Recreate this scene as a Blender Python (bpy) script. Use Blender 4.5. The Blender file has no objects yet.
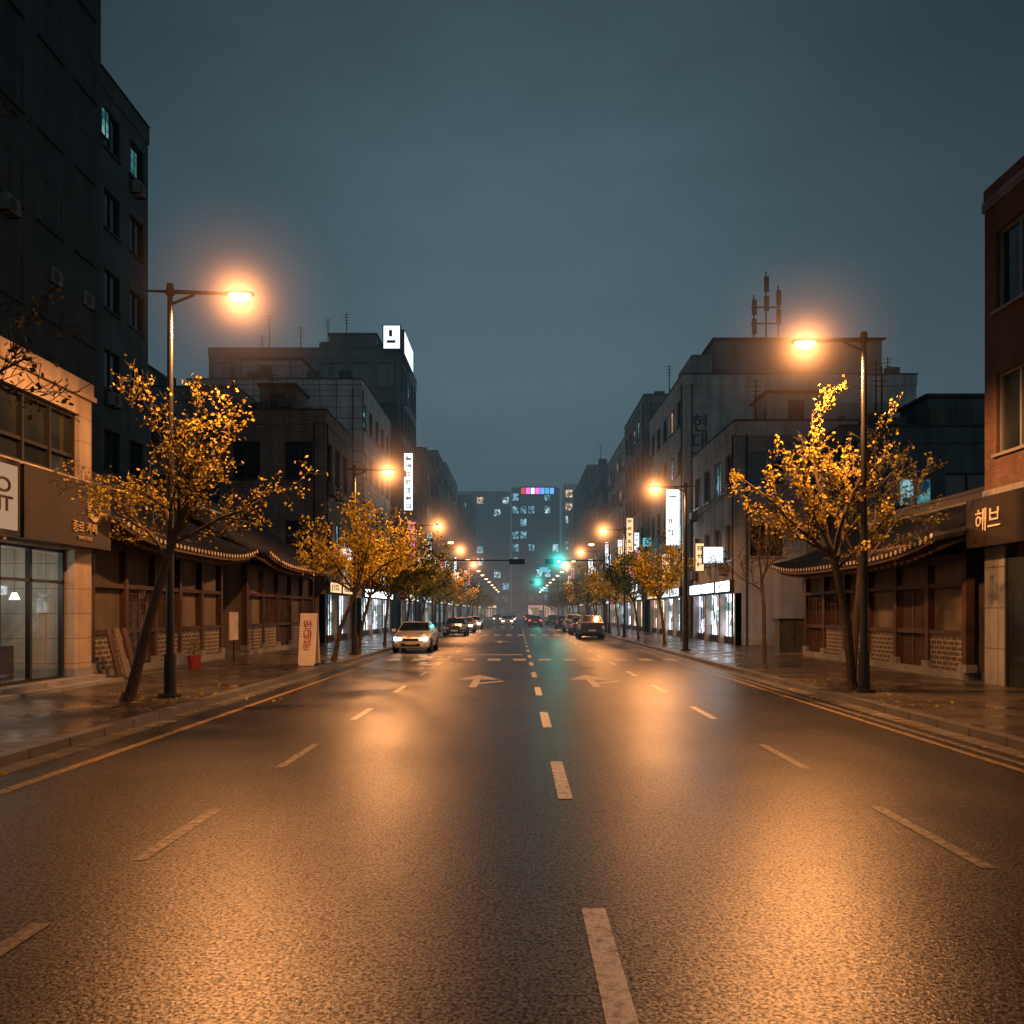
import bpy, bmesh, math, random
from mathutils import Vector, Matrix
random.seed(7)
R=random.Random(11)
V=Vector
scene=bpy.context.scene
scene.view_settings.view_transform='Standard'
scene.view_settings.look='None'
scene.view_settings.exposure=0
scene.view_settings.gamma=1
COL=scene.collection

# ---------------------------------------------------------------- materials
def newmat(name):
    m=bpy.data.materials.new(name); m.use_nodes=True
    nt=m.node_tree; nt.nodes.clear()
    out=nt.nodes.new('ShaderNodeOutputMaterial')
    return m,nt,out
def N(nt,t,**kw):
    n=nt.nodes.new(t)
    for k,v in kw.items():
        if k.startswith('_'): setattr(n,k[1:],v)
        else: n.inputs[k.replace('_',' ')].default_value=v
    return n
def c4(c): return (c[0],c[1],c[2],1)
def mix(nt,fac,a,b,mode='MIX'):
    n=nt.nodes.new('ShaderNodeMix'); n.data_type='RGBA'; n.blend_type=mode
    for s,v in ((n.inputs[0],fac),(n.inputs[6],a),(n.inputs[7],b)):
        if hasattr(v,'is_output'): nt.links.new(v,s)
        elif isinstance(v,(int,float)): s.default_value=v
        else: s.default_value=c4(v)
    return n.outputs[2]
def math_(nt,op,a,b=None,clamp=False):
    n=nt.nodes.new('ShaderNodeMath'); n.operation=op; n.use_clamp=clamp
    for i,v in enumerate((a,b)):
        if v is None: continue
        if hasattr(v,'is_output'): nt.links.new(v,n.inputs[i])
        else: n.inputs[i].default_value=v
    return n.outputs[0]
def ramp(nt,fac,stops):
    n=nt.nodes.new('ShaderNodeValToRGB'); e=n.color_ramp.elements
    while len(e)<len(stops): e.new(0.5)
    for i,(p,c) in enumerate(stops):
        e[i].position=p; e[i].color=c4(c) if not isinstance(c,(int,float)) else (c,c,c,1)
    nt.links.new(fac,n.inputs[0]); return n.outputs[0]
def noise(nt,vec,scale,detail=3,rough=.55,sc=None):
    if sc:
        mp=nt.nodes.new('ShaderNodeMapping'); mp.inputs['Scale'].default_value=sc
        nt.links.new(vec,mp.inputs[0]); vec=mp.outputs[0]
    n=N(nt,'ShaderNodeTexNoise',Scale=scale,Detail=detail,Roughness=rough)
    nt.links.new(vec,n.inputs['Vector']); return n.outputs['Fac']
def obj(nt): return nt.nodes.new('ShaderNodeTexCoord').outputs['Object']
def uvc(nt): return nt.nodes.new('ShaderNodeTexCoord').outputs['UV']
def bsdf(nt,out,col,rough=.7,metal=0,bump=None,bstr=.3,bdist=.01,spec=.5):
    b=nt.nodes.new('ShaderNodeBsdfPrincipled')
    for s,v in (('Base Color',col),('Roughness',rough),('Metallic',metal),('Specular IOR Level',spec)):
        if hasattr(v,'is_output'): nt.links.new(v,b.inputs[s])
        elif isinstance(v,(int,float)): b.inputs[s].default_value=v
        else: b.inputs[s].default_value=c4(v)
    if bump is not None:
        bn=nt.nodes.new('ShaderNodeBump'); bn.inputs['Strength'].default_value=bstr; bn.inputs['Distance'].default_value=bdist
        nt.links.new(bump,bn.inputs['Height']); nt.links.new(bn.outputs[0],b.inputs['Normal'])
    nt.links.new(b.outputs[0],out.inputs[0]); return b
def m_plain(name,col,rough=.7,metal=0,var=.35,scale=.7,streak=True,bstr=0):
    m,nt,out=newmat(name); o=obj(nt)
    n1=noise(nt,o,scale,4)
    f=ramp(nt,n1,[(.3,1-var),(.7,1+var*.3)])
    c=mix(nt,1.0,col,f,'MULTIPLY')
    if streak:
        n2=noise(nt,o,1.0,3,.6,(2.2,2.2,.12))
        f2=ramp(nt,n2,[(.35,.55),(.62,1.0)])
        c=mix(nt,.8,c,f2,'MULTIPLY')
    bsdf(nt,out,c,rough,metal,noise(nt,o,25,2) if bstr else None,bstr)
    return m
def m_brick(name,c1,c2,mort,bw,bh,msz=.01,rough=.75,bstr=.5,offset=.5,var=.35):
    m,nt,out=newmat(name); u=uvc(nt); o=obj(nt)
    b=N(nt,'ShaderNodeTexBrick',Color1=c4(c1),Color2=c4(c2),Mortar=c4(mort),Scale=1.0)
    b.inputs['Mortar Size'].default_value=msz; b.inputs['Brick Width'].default_value=bw; b.inputs['Row Height'].default_value=bh
    b.offset=offset
    nt.links.new(u,b.inputs['Vector'])
    f=ramp(nt,noise(nt,o,.8,4),[(.3,1-var),(.7,1.1)])
    f2=ramp(nt,noise(nt,o,1,3,.6,(2.2,2.2,.12)),[(.35,.6),(.62,1.0)])
    c=mix(nt,1.0,b.outputs[0],f,'MULTIPLY'); c=mix(nt,.7,c,f2,'MULTIPLY')
    h=math_(nt,'MULTIPLY',b.outputs['Fac'],-1.0)
    bsdf(nt,out,c,rough,0,h,bstr,.008)
    return m
def nosamp(m):
    try: m.cycles.emission_sampling='NONE'
    except Exception: pass
    return m
def m_emit(name,col,st,samp=False):
    m,nt,out=newmat(name)
    e=N(nt,'ShaderNodeEmission',Color=c4(col),Strength=st); nt.links.new(e.outputs[0],out.inputs[0])
    return m if samp else nosamp(m)
def m_interior(name,col,st,scale=1.6,samp=False):
    m,nt,out=newmat(name); u=uvc(nt)
    v=nt.nodes.new('ShaderNodeTexVoronoi'); v.distance='CHEBYCHEV'; v.inputs['Scale'].default_value=scale
    nt.links.new(u,v.inputs['Vector'])
    sep=nt.nodes.new('ShaderNodeSeparateColor'); nt.links.new(v.outputs['Color'],sep.inputs[0])
    f=ramp(nt,sep.outputs[0],[(.25,.12),(.5,.5),(.9,1.3)])
    f2=ramp(nt,noise(nt,u,6,3),[(.35,.35),(.65,1)])
    c=mix(nt,.25,col,v.outputs['Color'],'MIX'); c=mix(nt,1,c,f,'MULTIPLY'); c=mix(nt,1,c,f2,'MULTIPLY')
    e=N(nt,'ShaderNodeEmission',Strength=st); nt.links.new(c,e.inputs[0]); nt.links.new(e.outputs[0],out.inputs[0])
    return m if samp else nosamp(m)

M={}
M['concrete']=m_plain('concrete_wall',(.24,.25,.25),.8)
M['dark']=m_plain('dark_concrete',(.05,.065,.072),.7)
M['teal']=m_plain('painted_wall_teal',(.07,.12,.135),.7)
M['white']=m_plain('white_render_wall',(.47,.475,.46),.8)
M['beige']=m_brick('beige_stone_panel',(.46,.38,.30),(.41,.34,.27),(.14,.11,.09),1.3,.62,.008,.6,.3,0)
M['brown']=m_brick('brown_tile_wall',(.26,.20,.16),(.20,.16,.13),(.11,.09,.08),.4,.2,.012)
M['brick']=m_brick('red_brick_wall',(.17,.085,.055),(.115,.06,.042),(.095,.08,.07),.23,.075,.010,.8,.6)
M['tile']=m_brick('white_tile_wall',(.52,.54,.54),(.45,.46,.46),(.10,.10,.10),1.2,.8,.03,.45,.3,0)
M['darktile']=m_brick('dark_tile_wall',(.05,.07,.08),(.07,.09,.095),(.02,.02,.02),1.2,.8,.02,.4,.3,0)
M['grey']=m_brick('grey_panel_wall',(.25,.26,.265),(.22,.23,.235),(.09,.09,.09),1.6,1.0,.015,.6,.3,0)
M['roofflat']=m_plain('flat_roof',(.07,.07,.07),.9)
M['frame']=m_plain('window_frame',(.05,.05,.05),.45,.6,.2,streak=False)
M['frame_l']=m_plain('light_window_frame',(.26,.26,.26),.45,.3,.2,streak=False)
M['metal']=m_plain('painted_steel',(.045,.05,.05),.4,.7,.3,streak=False)
M['tank']=m_plain('tank_plastic',(.09,.10,.09),.6)
M['signdark']=m_plain('dark_sign_board',(.022,.016,.013),.55,streak=False)
M['wood']=m_plain('dark_timber',(.06,.026,.018),.6)
M['woodl']=m_plain('rafter_timber',(.34,.22,.12),.6,streak=False)
M['plaster']=m_plain('hanok_plaster',(.17,.14,.115),.85)
M['rooftile']=m_plain('giwa_roof_tile',(.04,.043,.048),.45,0,.4,3,False)
M['tileend']=m_plain('roof_tile_end',(.70,.62,.50),.7,streak=False)
M['paper']=m_plain('paper_window',(.09,.07,.05),.7,streak=False)
M['stonewall']=m_brick('patterned_stone_wall',(.11,.10,.095),(.085,.075,.07),(.36,.32,.28),.32,.14,.022,.8,.5)
M['bark']=m_plain('tree_bark',(.07,.05,.038),.85,0,.5,8,False,.6)
M['gold']=m_plain('gold_letter',(.6,.42,.2),.4,.5,.1,streak=False)
M['cream']=m_plain('cream_letter',(.7,.62,.5),.5,0,.1,streak=False)
M['ink']=m_plain('dark_letter',(.04,.022,.02),.6,streak=False)
M['redink']=m_plain('red_letter',(.4,.05,.03),.6,streak=False)
M['boardw']=m_plain('white_sign_board',(.60,.54,.46),.6,0,.25,streak=False)
M['rubber']=m_plain('tyre_rubber',(.02,.02,.02),.8,streak=False)
M['alloy']=m_plain('alloy_rim',(.4,.4,.4),.3,.9,.1,streak=False)
M['pot']=m_plain('red_plastic',(.25,.03,.025),.5,streak=False)
def m_glass(name,col,rough=.06):
    m,nt,out=newmat(name); o=obj(nt)
    n=noise(nt,o,.6,2)
    c=ramp(nt,noise(nt,o,.45,2),[(.35,[x*.4 for x in col]),(.7,[x*1.6 for x in col])])
    bsdf(nt,out,c,rough,0,n,.15,.05,.8); return m
M['glass']=m_glass('dark_window_glass',(.018,.024,.028))
M['glassteal']=m_glass('teal_window_glass',(.02,.035,.042))
m,nt,out=newmat('clear_shop_glass')
t=nt.nodes.new('ShaderNodeBsdfTransparent'); t.inputs[0].default_value=(.75,.85,.86,1)
g=nt.nodes.new('ShaderNodeBsdfGlossy'); g.inputs['Roughness'].default_value=.03
mx=nt.nodes.new('ShaderNodeMixShader'); mx.inputs[0].default_value=.15
nt.links.new(t.outputs[0],mx.inputs[1]); nt.links.new(g.outputs[0],mx.inputs[2]); nt.links.new(mx.outputs[0],out.inputs[0]); M['clear']=m
M['lit_cool']=m_interior('lit_window_cool',(.40,.85,1.0),.75)
M['lit_teal']=m_interior('lit_window_teal',(.1,.65,.75),.7)
M['lit_warm']=m_interior('lit_window_warm',(1.0,.6,.28),.8)
M['far_cool']=m_interior('distant_window_cool',(.5,.85,1.0),1.6)
M['far_teal']=m_interior('distant_window_teal',(.1,.6,.8),1.2)
M['far_warm']=m_interior('distant_window_warm',(1.0,.66,.38),1.5)
M['lit_dim']=m_interior('dim_hanok_window',(1.0,.5,.2),.14)
M['shop_cool']=m_interior('lit_shop_cool',(.75,.9,1.0),4.5,1.2,True)
M['shop_warm']=m_interior('lit_shop_warm',(1.0,.66,.35),3.4,1.2,True)
M['shop_dark']=m_interior('dim_shop',(.5,.6,.6),.08,1.2)
M['shop_far']=m_interior('distant_shop',(1.0,.55,.28),.9,.5)
M['s_white']=m_emit('sign_white_light',(.8,.93,1.0),1.6)
M['s_whitehot']=m_emit('sign_bright_white_light',(.85,.96,1.0),6,True)
M['s_bulb']=m_emit('shop_bulb',(1,.93,.82),8)
M['s_warm']=m_emit('sign_warm_light',(1,.60,.30),1.4)
M['s_pink']=m_emit('sign_pink_light',(1,.28,.36),1.0)
M['s_red']=m_emit('sign_red_light',(1,.08,.05),.9)
M['s_cyan']=m_emit('sign_cyan_light',(.10,.62,.80),1.0)
M['s_blue']=m_emit('sign_blue_light',(.10,.25,1.0),2.4)
M['s_mag']=m_emit('sign_magenta_light',(1.0,.12,.55),2.2)
M['s_green']=m_emit('signal_green_light',(.05,1.0,.72),50)
M['s_cream']=m_emit('cream_lit_panel',(1,.58,.34),.42)
M['lamp']=m_emit('sodium_lamp_lens',(1,.45,.15),9)
M['lampfar']=m_emit('sodium_lamp_lens_far',(1,.42,.13),18)
M['head']=m_emit('car_headlight',(1,.85,.65),6)
M['headoff']=m_plain('headlight_glass',(.5,.5,.5),.15,.3,streak=False)
M['tailoff']=m_plain('taillight_glass',(.25,.02,.02),.2,0,streak=False)
M['tail']=m_emit('car_taillight',(1,.05,.03),4)
def m_leaf(name,c1,c2):
    m,nt,out=newmat(name); o=obj(nt)
    c=mix(nt,noise(nt,o,9,1),c1,c2)
    c=mix(nt,1,c,ramp(nt,noise(nt,o,1.6,1),[(.35,.5),(.65,1.15)]),'MULTIPLY')
    b=nt.nodes.new('ShaderNodeBsdfDiffuse'); t=nt.nodes.new('ShaderNodeBsdfTranslucent')
    nt.links.new(c,b.inputs[0]); nt.links.new(c,t.inputs[0])
    mx=nt.nodes.new('ShaderNodeMixShader'); mx.inputs[0].default_value=.45
    nt.links.new(b.outputs[0],mx.inputs[1]); nt.links.new(t.outputs[0],mx.inputs[2]); nt.links.new(mx.outputs[0],out.inputs[0]); return m
M['leafy']=m_leaf('yellow_leaves',(.66,.54,.10),(.58,.42,.06))
M['leafg']=m_leaf('olive_leaves',(.14,.18,.05),(.24,.22,.05))
M['leafd']=m_leaf('dark_leaves',(.04,.045,.02),(.06,.05,.02))
def m_paint(name,col,wear=.5):
    m,nt,out=newmat(name); o=obj(nt)
    f=ramp(nt,noise(nt,o,14,6,.7),[(wear-.12,0),(wear+.1,1)])
    f=mix(nt,.6,f,ramp(nt,noise(nt,o,60,3,.7),[(.35,.2),(.5,1)]),'MULTIPLY')
    c=mix(nt,f,(.03,.03,.03),col)
    bsdf(nt,out,c,.42,0,noise(nt,o,42,3,.75),.4,.004); return m
M['pw']=m_paint('road_paint_white',(.66,.64,.60),.42)
M['pmid']=m_paint('road_paint_dull',(.50,.48,.44),.43)
M['py']=m_paint('road_paint_yellow',(.42,.28,.09),.48)
M['pfade']=m_paint('road_paint_worn',(.28,.24,.19),.52)
# asphalt: dark aggregate with wet film
m,nt,out=newmat('wet_asphalt'); o=obj(nt)
fine=noise(nt,o,44,3,.75)
grit=noise(nt,o,16,2,.6)
big=noise(nt,o,.35,4,.6); lane=noise(nt,o,1.0,2,.5,(1.1,.05,1))
c=ramp(nt,fine,[(.36,(.007,.007,.0075)),(.52,(.021,.021,.022)),(.66,(.074,.071,.068))])
c=mix(nt,.7,c,ramp(nt,big,[(.3,.6),(.7,1.2)]),'MULTIPLY')
rg=math_(nt,'ADD',math_(nt,'MULTIPLY',big,.15),math_(nt,'MULTIPLY',lane,.12)); rg=math_(nt,'ADD',rg,.16,True)
rg=math_(nt,'ADD',rg,math_(nt,'MULTIPLY',grit,.10))
sp=ramp(nt,fine,[(.40,.06),(.50,.42),(.62,1.0)])
hh=math_(nt,'ADD',fine,math_(nt,'MULTIPLY',grit,.6))
b=bsdf(nt,out,c,rg,0,hh,.50,.006,.5); nt.links.new(sp,b.inputs['Specular IOR Level'])
cm=ramp(nt,math_(nt,'MULTIPLY',noise(nt,o,.8,4,.6,(1,.35,1)),ramp(nt,fine,[(.4,.5),(.6,1.0)])),[(.40,0),(.62,.28)])
nt.links.new(cm,b.inputs['Coat Weight']); b.inputs['Coat Roughness'].default_value=.24
bn2=[n for n in nt.nodes if n.type=='BUMP'][0]; nt.links.new(bn2.outputs[0],b.inputs['Coat Normal'])
M['asphalt']=m
m,nt,out=newmat('wet_paver_sidewalk'); u=uvc(nt); o=obj(nt)
b=N(nt,'ShaderNodeTexBrick',Color1=(.09,.08,.07,1),Color2=(.055,.05,.046,1),Mortar=(.02,.02,.02,1),Scale=1.0)
b.inputs['Mortar Size'].default_value=.008; b.inputs['Brick Width'].default_value=.4; b.inputs['Row Height'].default_value=.2
nt.links.new(u,b.inputs['Vector'])
c=mix(nt,1,b.outputs[0],ramp(nt,noise(nt,o,.9,4),[(.3,.5),(.7,1.2)]),'MULTIPLY')
rg=ramp(nt,noise(nt,o,.7,4),[(.35,.14),(.65,.48)])
h=math_(nt,'MULTIPLY',b.outputs['Fac'],-1.)
bsdf(nt,out,c,rg,0,h,.5,.008,.5); M['paver']=m
M['kerb']=m_brick('granite_kerb',(.17,.165,.16),(.13,.13,.125),(.02,.02,.02),1.0,.5,.012,.4,.4,0)
M['ground']=m_plain('ground_surface',(.04,.04,.038),.8,streak=False)

# ---------------------------------------------------------------- mesh builder
class MB:
    def __init__(s): s.v=[];s.f=[];s.m=[];s.uv=[];s.mats=[]
    def mi(s,k):
        if k not in s.mats: s.mats.append(k)
        return s.mats.index(k)
    def poly(s,pts,mat,uv=None):
        i=len(s.v); pts=[V(p) for p in pts]; s.v+=pts; s.f.append(list(range(i,i+len(pts)))); s.m.append(s.mi(mat))
        if uv is None:
            n=(pts[1]-pts[0]).cross(pts[2]-pts[0]); a=[abs(x) for x in n]
            if a[2]>=max(a[0],a[1]): uv=[(p.x,p.y) for p in pts]
            elif a[0]>a[1]: uv=[(p.y,p.z) for p in pts]
            else: uv=[(p.x,p.z) for p in pts]
        s.uv+=uv
    def box(s,a,b,mat):
        x0,x1=sorted((a[0],b[0]));y0,y1=sorted((a[1],b[1]));z0,z1=sorted((a[2],b[2]))
        s.poly([(x0,y0,z0),(x1,y0,z0),(x1,y0,z1),(x0,y0,z1)],mat)
        s.poly([(x1,y1,z0),(x0,y1,z0),(x0,y1,z1),(x1,y1,z1)],mat)
        s.poly([(x1,y0,z0),(x1,y1,z0),(x1,y1,z1),(x1,y0,z1)],mat)
        s.poly([(x0,y1,z0),(x0,y0,z0),(x0,y0,z1),(x0,y1,z1)],mat)
        s.poly([(x0,y0,z1),(x1,y0,z1),(x1,y1,z1),(x0,y1,z1)],mat)
        s.poly([(x0,y1,z0),(x1,y1,z0),(x1,y0,z0),(x0,y0,z0)],mat)
    def obox(s,c,u,w,t,mat):
        c,u,w,t=V(c),V(u),V(w),V(t)
        P=lambda a,b,d:c+u*a+w*b+t*d
        for q in ([(-1,-1,-1),(-1,1,-1),(1,1,-1),(1,-1,-1)],[(-1,-1,1),(1,-1,1),(1,1,1),(-1,1,1)],
                  [(-1,-1,-1),(1,-1,-1),(1,-1,1),(-1,-1,1)],[(-1,1,-1),(-1,1,1),(1,1,1),(1,1,-1)],
                  [(-1,-1,-1),(-1,-1,1),(-1,1,1),(-1,1,-1)],[(1,-1,-1),(1,1,-1),(1,1,1),(1,-1,1)]):
            s.poly([P(*k) for k in q],mat)
    def cyl(s,p0,p1,r0,r1,n,mat,caps=True):
        p0,p1=V(p0),V(p1); d=(p1-p0)
        if d.length<1e-6: return
        d.normalize(); a=d.orthogonal().normalized(); b=d.cross(a)
        c0=[p0+(a*math.cos(2*math.pi*i/n)+b*math.sin(2*math.pi*i/n))*r0 for i in range(n)]
        c1=[p1+(a*math.cos(2*math.pi*i/n)+b*math.sin(2*math.pi*i/n))*r1 for i in range(n)]
        for i in range(n):
            j=(i+1)%n; s.poly([c0[i],c0[j],c1[j],c1[i]],mat)
        if caps:
            s.poly(c0[::-1],mat); s.poly(c1,mat)
    def build(s,name,parent=None,smooth=False,bevel=0):
        me=bpy.data.meshes.new(name); me.from_pydata([tuple(p) for p in s.v],[],s.f)
        for k in s.mats: me.materials.append(M[k])
        me.polygons.foreach_set('material_index',s.m)
        uvl=me.uv_layers.new(name='UVMap'); flat=[]
        for u in s.uv: flat+=[u[0],u[1]]
        uvl.data.foreach_set('uv',flat)
        if smooth: me.polygons.foreach_set('use_smooth',[True]*len(s.f))
        me.update()
        o=bpy.data.objects.new(name,me); COL.objects.link(o)
        if parent: o.parent=parent
        if bevel:
            w=o.modifiers.new('w','WELD'); w.merge_threshold=.001
            md=o.modifiers.new('b','BEVEL'); md.width=bevel; md.segments=2; md.limit_method='ANGLE'
        return o
class Grp:
    def __init__(s,name): s.name=name;s.p={};s.e=bpy.data.objects.new(name,None);COL.objects.link(s.e)
    def __getitem__(s,k):
        if k not in s.p: s.p[k]=MB()
        return s.p[k]
    def done(s,**kw):
        for k,b in s.p.items():
            if b.f: b.build(k,s.e,**kw)
        return s.e
Z=V((0,0,1))
def text(body,c,n,size,mat,parent,name='lettering',ext=.01,sy=1):
    cu=bpy.data.curves.new(name,'FONT'); cu.body=body; cu.size=size; cu.extrude=ext; cu.align_x='CENTER'; cu.align_y='CENTER'
    cu.space_line=.95
    cu.materials.append(M[mat])
    o=bpy.data.objects.new(name,cu); COL.objects.link(o)
    n=V(n).normalized(); u=Z.cross(n).normalized()
    mt=Matrix((u,n.cross(u)*sy,n)).transposed().to_4x4(); mt.translation=V(c); 
    o.parent=parent; o.matrix_world=mt
    return o

# ---------------------------------------------------------------- facade
def facade(g,o,n,W,z0,z1,wall,fh,bay,ww,wh,glass,litp,lits,frame='frame',inset=.16,mull=1,detail=True,rnd=R):
    """window wall from origin o (left-bottom seen from outside) """
    n=V(n);u=Z.cross(n); o=V(o)
    nf=max(1,int((z1-z0)/fh)); fh=(z1-z0)/nf; nb=max(1,int(round(W/bay))); bw=W/nb
    Wl=g['walls']; G=g['windows']; F=g['window_frames']
    def P(a,z,d=0): return o+u*a+n*d+V((0,0,z))
    def q(mb,a0,a1,b0,b1,mat,d=0): mb.poly([P(a0,b0,d),P(a1,b0,d),P(a1,b1,d),P(a0,b1,d)],mat,[(a0,b0),(a1,b0),(a1,b1),(a0,b1)])
    for f in range(nf):
        zb=z0+f*fh; s0=zb+fh*(1-wh)*.55; s1=s0+fh*wh
        q(Wl,0,W,zb,s0,wall); q(Wl,0,W,s1,zb+fh,wall)
        for b in range(nb):
            a=b*bw; l=a+bw*(1-ww)/2; r=a+bw*(1+ww)/2
            q(Wl,a,l,s0,s1,wall); q(Wl,r,a+bw,s0,s1,wall)
            Wl.poly([P(l,s0),P(l,s1),P(l,s1,-inset),P(l,s0,-inset)],wall)
            Wl.poly([P(r,s1),P(r,s0),P(r,s0,-inset),P(r,s1,-inset)],wall)
            Wl.poly([P(r,s0),P(l,s0),P(l,s0,-inset),P(r,s0,-inset)],wall)
            Wl.poly([P(l,s1),P(r,s1),P(r,s1,-inset),P(l,s1,-inset)],wall)
            gm=rnd.choice(lits) if rnd.random()<litp else glass
            q(G,l,r,s0,s1,gm,-inset)
            if detail:
                t=.035
                for k in range(mull+2):
                    x=l+(r-l)*k/(mull+1)
                    F.obox(P(x,(s0+s1)/2,-inset+.03),u*t,V((0,0,(s1-s0)/2)),n*.03,frame)
                for zz in (s0+t,s1-t): F.obox(P((l+r)/2,zz,-inset+.034),u*((r-l)/2),V((0,0,t)),n*.03,frame)
                F.obox(P((l+r)/2,s0-.03,.03),u*((r-l)/2+.08),V((0,0,.035)),n*.06,frame)
                if rnd.random()<.16:
                    cx=l+.45
                    A=g['air_conditioners']
                    A.obox(P(cx,s0-.45,.22),u*.38,V((0,0,.28)),n*.15,'concrete')
                    A.cyl(P(cx-.08,s0-.45,.37),P(cx-.08,s0-.45,.385),.22,.22,14,'frame')
                    A.obox(P(cx-.3,s0-.76,.2),u*.02,V((0,0,.03)),n*.2,'metal'); A.obox(P(cx+.3,s0-.76,.2),u*.02,V((0,0,.03)),n*.2,'metal')
def shopfront(g,o,n,W,zb,zt,rnd,lit=.6,signs=('s_white','s_warm','s_white','s_warm','s_red'),wall='grey',shops=('shop_cool','shop_warm')):
    n=V(n);u=Z.cross(n); o=V(o); nb=max(1,int(round(W/4.2))); bw=W/nb
    def P(a,z,d=0): return o+u*a+n*d+V((0,0,z))
    S=g['shopfront']
    for b in range(nb):
        a=b*bw; zs=zb+(zt-zb)*.78
        on=rnd.random()<lit
        mat=rnd.choice(shops) if on else 'shop_dark'
        l,r=a+.25,a+bw-.25
        S.poly([P(l,zb,-.35),P(r,zb,-.35),P(r,zs,-.35),P(l,zs,-.35)],mat,[(l,0),(r,0),(r,zs),(l,zs)])
        S.poly([P(l,zs,-.35),P(r,zs,-.35),P(r,zs,0),P(l,zs,0)],wall)
        for aa,bb in ((a,l),(r,a+bw)): S.obox(P((aa+bb)/2,(zb+zs)/2,-.17),u*((bb-aa)/2),V((0,0,(zs-zb)/2)),n*.17,wall)
        S.poly([P(a,zs),P(a+bw,zs),P(a+bw,zt),P(a,zt)],wall)
        for k in range(1,4): S.obox(P(l+(r-l)*k/4,(zb+zs)/2,-.3),u*.03,V((0,0,(zs-zb)/2)),n*.03,'frame')
        S.obox(P((l+r)/2,zb+.2,-.28),u*((r-l)/2),V((0,0,.2)),n*.05,'frame')
        sm=rnd.choice(signs) if on else 'signdark'
        g['fascia_sign'].obox(P((a+a+bw)/2,(zs+zt)/2+.02,.14),u*(bw/2-.15),V((0,0,(zt-zs)/2-.08)),n*.12,'signdark')
        g['fascia_sign'].poly([P(l,zs+.12,.27),P(r,zs+.12,.27),P(r,zt-.12,.27),P(l,zt-.12,.27)],sm)
        if on:
            x=l+.3
            while x<r-.5:
                w=.35; zc=(zs+zt)/2; hh=(zt-zs)*.22
                for k in range(4):
                    if rnd.random()<.5: g['fascia_sign'].obox(P(x+w*rnd.random(),zc,.285),u*.03,V((0,0,hh)),n*.006,'ink')
                    else: g['fascia_sign'].obox(P(x+w/2,zc-hh+2*hh*rnd.random(),.285),u*w*.45,V((0,0,.03)),n*.006,'ink')
                x+=.55
def blade(g,base,n,z0,z1,w,mat,rnd,txt=True):
    n=V(n); b=V(base); u=V((0,1,0)); k=g['projecting_signs']
    c=b+n*(w/2+.15)+V((0,0,(z0+z1)/2))
    k.obox(c,n*w/2,V((0,0,(z1-z0)/2)),u*.12,'signdark')
    for s in (-1,1):
        k.obox(c+u*s*.125,n*(w/2-.05),V((0,0,(z1-z0)/2-.05)),u*.006,mat)
    for zz in (z0+.3,z1-.3): k.obox(b+n*.08+V((0,0,zz)),n*.08,V((0,0,.04)),u*.04,'metal')
    if txt:
        z=z1-w*.55
        while z>z0+w*.4:
            hh=w*.27
            for j in range(5):
                dx=(rnd.random()-.5)*w*.5; dz=(rnd.random()-.5)*2*hh
                if rnd.random()<.5: k.obox(c-u*.14+n*dx+V((0,0,z-c.z)),n*w*.035,V((0,0,hh*.8)),u*.004,'ink')
                else: k.obox(c-u*.14+V((0,0,z-c.z+dz*.8)),n*w*.28,V((0,0,w*.035)),u*.004,'ink')
            z-=w*.85
def rooftop(g,x0,x1,y0,y1,z,rnd,wall,ant=2,hut=True):
    if hut:
        w=min(4.5,(x1-x0)*.4); xx=rnd.uniform(x0+.5,x1-w-.5); yy=rnd.uniform(y0+.3,y0+1)
        g['stair_hut'].box((xx,yy,z),(xx+w,yy+3,z+2.4),wall)
        g['stair_hut'].box((xx-.12,yy-.12,z+2.4),(xx+w+.12,yy+3.12,z+2.55),'roofflat')
        g['stair_hut'].box((xx+w*.3,yy-.03,z+.2),(xx+w*.3+.9,yy-.003,z+2.0),'frame')
    for i in range(2):
        xx=rnd.uniform(x0+1,x1-1.5); yy=rnd.uniform(y0+.8,y1-1)
        g['water_tank'].cyl((xx,yy,z+.4),(xx,yy,z+1.9),.75,.7,14,'tank')
        for dx in (-.5,.5):
            g['water_tank'].cyl((xx+dx,yy,z),(xx+dx,yy,z+.4),.05,.05,6,'metal')
    for i in range(4):
        xx=rnd.uniform(x0+.5,x1-1.2); g['vents'].box((xx,y0+.4,z),(xx+.9,y0+1,z+rnd.uniform(.8,1.6)),'tank')
    for i in range(ant):
        xx=rnd.uniform(x0+.4,x1-.4); h=rnd.uniform(2.4,5); yy=y0+rnd.uniform(.5,3)
        g['antenna'].cyl((xx,yy,z),(xx,yy,z+h),.055,.04,5,'metal')
        for k in range(4):
            zz=z+h-.15-.28*k; g['antenna'].cyl((xx-.35+.05*k,yy,zz),(xx+.35-.05*k,yy,zz),.025,.025,4,'metal')
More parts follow.
